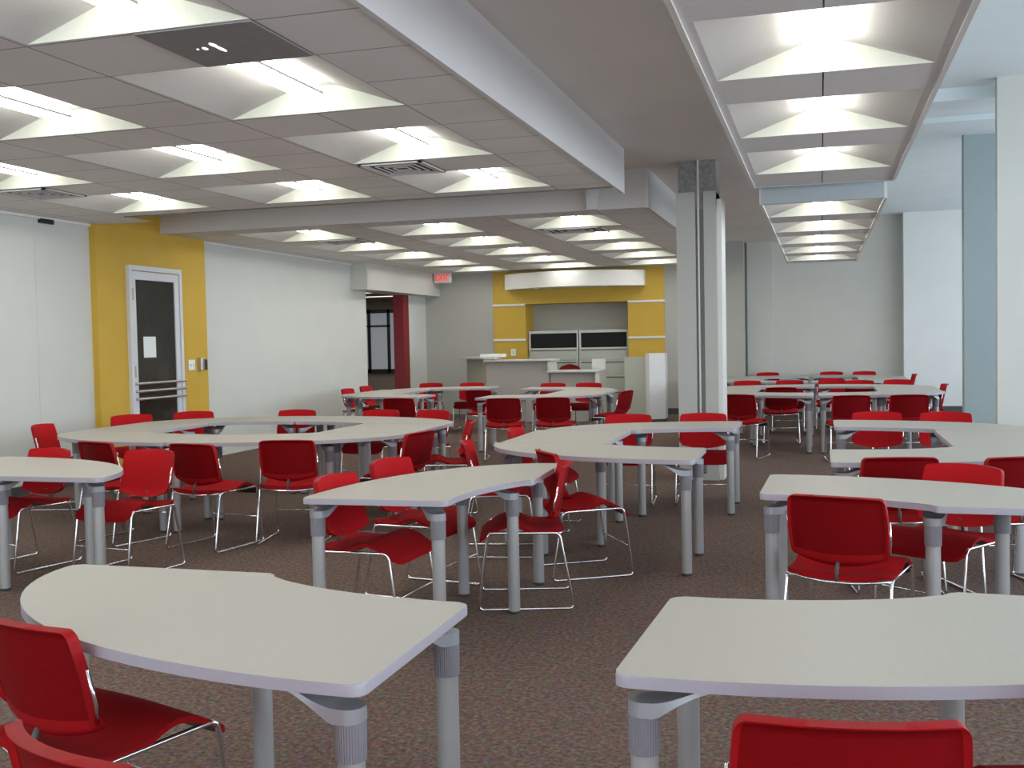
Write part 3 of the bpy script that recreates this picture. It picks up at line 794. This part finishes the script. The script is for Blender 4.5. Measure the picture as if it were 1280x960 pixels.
CH = [  # back centre x, y, facing (degrees), label, group
 (-2.07, 2.30, 72, 'red chair at the front left table, its whole back and seat in view', 'front chairs'),
 (-1.35, 1.58, 68, 'red chair cut off by the bottom left corner, only its back top showing', 'front chairs'),
 (0.05, 2.03, 98, 'red chair back rising from the bottom edge before the front right table', 'front chairs'),
 (.665, 2.39, 99, 'red chair mostly outside the bottom right corner, dark seat edge showing', 'front chairs'),
 (-5.43, 6.477, 257, 'red chair behind the table at the left edge, facing it', 'chairs at the left edge table'),
 (-4.576, 6.468, 262, 'bright red chair facing the viewer beside the rounded tip of the left table', 'chairs at the left edge table'),
 (-5.48, 6.98, 72, 'dark red chair back partly hidden behind the bright red chair at left', 'chairs round the big ring'),
 (-7.328, 8.574, 15, 'red chair at the left end of the big ring, beside the white wall', 'chairs round the big ring'),
 (-7.266, 9.904, 318, 'red chair top behind the big ring, below the left side of the yellow wall', 'chairs round the big ring'),
 (-6.812, 10.421, 300, 'red chair top behind the big ring, right under the glass door', 'chairs round the big ring'),
 (-5.64, 10.68, 275, 'red chair behind the big ring, seen also through its opening', 'chairs round the big ring'),
 (-4.553, 6.889, 80, 'dark red chair back at the near side of the big ring, seat turned right', 'chairs round the big ring'),
 (-3.93, 7.22, 101, 'dark red chair square to the near side of the big ring, right of its neighbour', 'chairs round the big ring'),
 (-3.12, 8.02, 170, 'red chair at the right end of the big ring, nearer of two', 'chairs round the big ring'),
 (-3.064, 9.12, 202, 'red chair at the right end of the big ring, farther one, seen edge on', 'chairs round the big ring'),
 (-4.61, 10.66, 265, 'red chair top behind the far right part of the big ring, left of two', 'chairs round the big ring'),
 (-3.969, 10.595, 251, 'red chair top behind the far right part of the big ring, right of two', 'chairs round the big ring'),
 (-2.6, 5.28, 356, 'red chair left of the middle table, nearer of two, seat under the table', 'chairs at the middle table'),
 (-2.616, 6.096, 350, 'red chair left of the middle table, farther of two, seat under the table', 'chairs at the middle table'),
 (-1.446, 6.03, 196, 'red chair right of the middle table, facing left, back in full view', 'chairs at the middle table'),
 (-1.75, 6.65, 31, 'red chair turned right into the aisle, back to back with the middle table chair', 'chairs at the middle table'),
 (-2.459, 8.368, 2, 'red chair at the closed end of the central U, farther of two', 'chairs round the central U'),
 (-2.491, 7.241, 14, 'red chair at the closed end of the central U, nearer of two', 'chairs round the central U'),
 (-1.77, 9.98, 275, 'red chair behind the far arm of the central U, left of the column', 'chairs round the central U'),
 (-1.08, 10.116, 275, 'red chair directly before the column, behind the far arm of the central U', 'chairs round the central U'),
 (0.05, 4.89, 75, 'red chair with its whole back toward the viewer at the right middle table', 'chairs at the right tables'),
 (0.75, 6.17, 236, 'bright red chair facing the viewer behind the right middle table', 'chairs at the right tables'),
 (0.44, 6.499, 99, 'dark red chair back at the near side of the right edge U, left one', 'chairs at the right tables'),
 (1.111, 6.601, 112, 'dark red chair back cut by the right edge at the right edge U', 'chairs at the right tables'),
 (0.49, 10.32, 268, 'red chair behind the far arm of the right edge U, left of two', 'chairs at the right tables'),
 (1.08, 10.27, 262, 'red chair behind the far arm of the right edge U, right of two', 'chairs at the right tables'),
 (0.34, 13.1, 97, 'red chair back at the far ring behind the column, left of the two in front', 'chairs round the far right rings'),
 (0.99, 13.17, 95, 'red chair back at the far ring behind the column, right of the two in front', 'chairs round the far right rings'),
 (-1.01, 13.42, 76, 'red chair just right of the column, partly hidden by it', 'chairs round the far right rings'),
 (-0.54, 15.22, 95, 'red chair standing inside the far ring behind the column, bright seat below table', 'chairs round the far right rings'),
 (-1.16, 17.62, 270, 'red chair top behind the far ring, next to the column', 'chairs round the far right rings'),
 (-0.49, 17.62, 268, 'red chair top behind the far ring, second from the column', 'chairs round the far right rings'),
 (0.163, 17.97, 270, 'red chair top behind the far ring, third from the column', 'chairs round the far right rings'),
 (0.579, 17.432, 262, 'red chair top behind the far ring, fourth from the column', 'chairs round the far right rings'),
 (1.16, 17.58, 262, 'red chair top behind the far ring, last of the row toward the pier', 'chairs round the far right rings'),
 (1.672, 15.91, 180, 'red chair at the right end of the far ring behind the column, edge on', 'chairs round the far right rings'),
 (1.594, 19.91, 180, 'tiny red chair at the right end of the rearmost ring', 'chairs round the far right rings'),
 (-1.967, 20.809, 5, 'tiny red chair at the left end of the rearmost ring, beside the column', 'chairs round the far right rings'),
 (-1.02, 21.55, 270, 'tiny red chair top before the back wall, below the pilaster', 'chairs round the far right rings'),
 (0.19, 21.65, 270, 'tiny red chair top before the back wall, middle of three', 'chairs round the far right rings'),
 (0.8, 21.6, 268, 'tiny red chair top before the back wall, right of three', 'chairs round the far right rings'),
 (-7.46, 15.78, 360, 'red chair left of the far U by the doorway, nearer of two', 'chairs round the far left tables'),
 (-7.556, 16.702, 360, 'red chair left of the far U by the doorway, farther of two', 'chairs round the far left tables'),
 (-5.36, 12.9, 90, 'red chair with its back to the viewer at the far U by the doorway', 'chairs round the far left tables'),
 (-6.72, 17.78, 270, 'red chair behind the far U by the doorway, left of two', 'chairs round the far left tables'),
 (-5.95, 17.78, 276, 'red chair behind the far U by the doorway, right of two, before the desk', 'chairs round the far left tables'),
 (-4.94, 15, 80, 'red chair between the two far left U groups, half hidden by the chair before it', 'chairs round the far left tables'),
 (-3.88, 12.8, 102, 'red chair back at the far U before reception, left of two', 'chairs round the far left tables'),
 (-3.27, 12.94, 95, 'red chair back at the far U before reception, right of two', 'chairs round the far left tables'),
 (-4.354, 17.341, 270, 'red chair behind the far U before reception, left of two', 'chairs round the far left tables'),
 (-3.73, 17.3, 268, 'red chair behind the far U before reception, right of two', 'chairs round the far left tables'),
 (-2.594, 14.599, 166, 'red chair at the right end of the far U before reception, facing left', 'chairs round the far left tables'),
]
ch0 = None
BACK = .262
for bx_, by_, th, label, group in CH:
    a = math.radians(th)
    loc = (bx_ + BACK * math.cos(a), by_ + BACK * math.sin(a), 0); rz = a - PI / 2
    if ch0 is None:
        ch0 = make_chair(label, group); ch0.location = loc; ch0.rotation_euler = (0, 0, rz)
    else: dup(ch0, loc, rz, label, group)

# ------------------------------------------------------------------ light
def area(name, loc, rot, sx, sy, power, col):
    l_ = bpy.data.lights.new(name, 'AREA'); l_.shape = 'RECTANGLE'; l_.size = sx; l_.size_y = sy; l_.energy = power; l_.color = col
    o = bpy.data.objects.new(name, l_); COL.objects.link(o); o.location = loc; o.rotation_euler = rot
    return o
area('window_daylight', (XR - .05, 9.0, 2.05), (0, PI / 2, 0), 2.4, 23, 800, (.84, .92, 1.0))
area('front_window_daylight', (-.8, YN + .05, 1.8), (PI / 2, 0, 0), 14, 1.9, 300, (.88, .94, 1.0))
area('hall_fill_light', (-10.6, 23.0, 2.7), (0, 0, 0), 3.5, 6, 70, (1, .93, .85))  # fill added to brighten the hall, separate from the strip lamps
wd = bpy.data.worlds.new('daylight'); SC.world = wd; wd.use_nodes = True
bg = wd.node_tree.nodes['Background']; bg.inputs['Color'].default_value = (.70, .82, 1.0, 1); bg.inputs['Strength'].default_value = .9

# ------------------------------------------------------------------ camera
cd = bpy.data.cameras.new('camera'); cam = bpy.data.objects.new('camera', cd); COL.objects.link(cam)
cd.sensor_width = 36; cd.lens = 1319.55 / 1280 * 36; cd.clip_end = 200
pitch, roll, yaw = -.0403, -.0201, .2854
cy, sy = math.cos(yaw), math.sin(yaw)
f = Vector((-sy * math.cos(pitch), cy * math.cos(pitch), math.sin(pitch))); r = Vector((cy, sy, 0)); u = r.cross(f)
r2 = r * math.cos(roll) + u * math.sin(roll); u2 = -r * math.sin(roll) + u * math.cos(roll)
mw = Matrix((r2, u2, -f)).transposed().to_4x4(); mw.translation = (0, 0, 1.53)
cam.matrix_world = mw
SC.camera = cam
SC.view_settings.view_transform = 'Standard'
SC.view_settings.exposure = 0.0
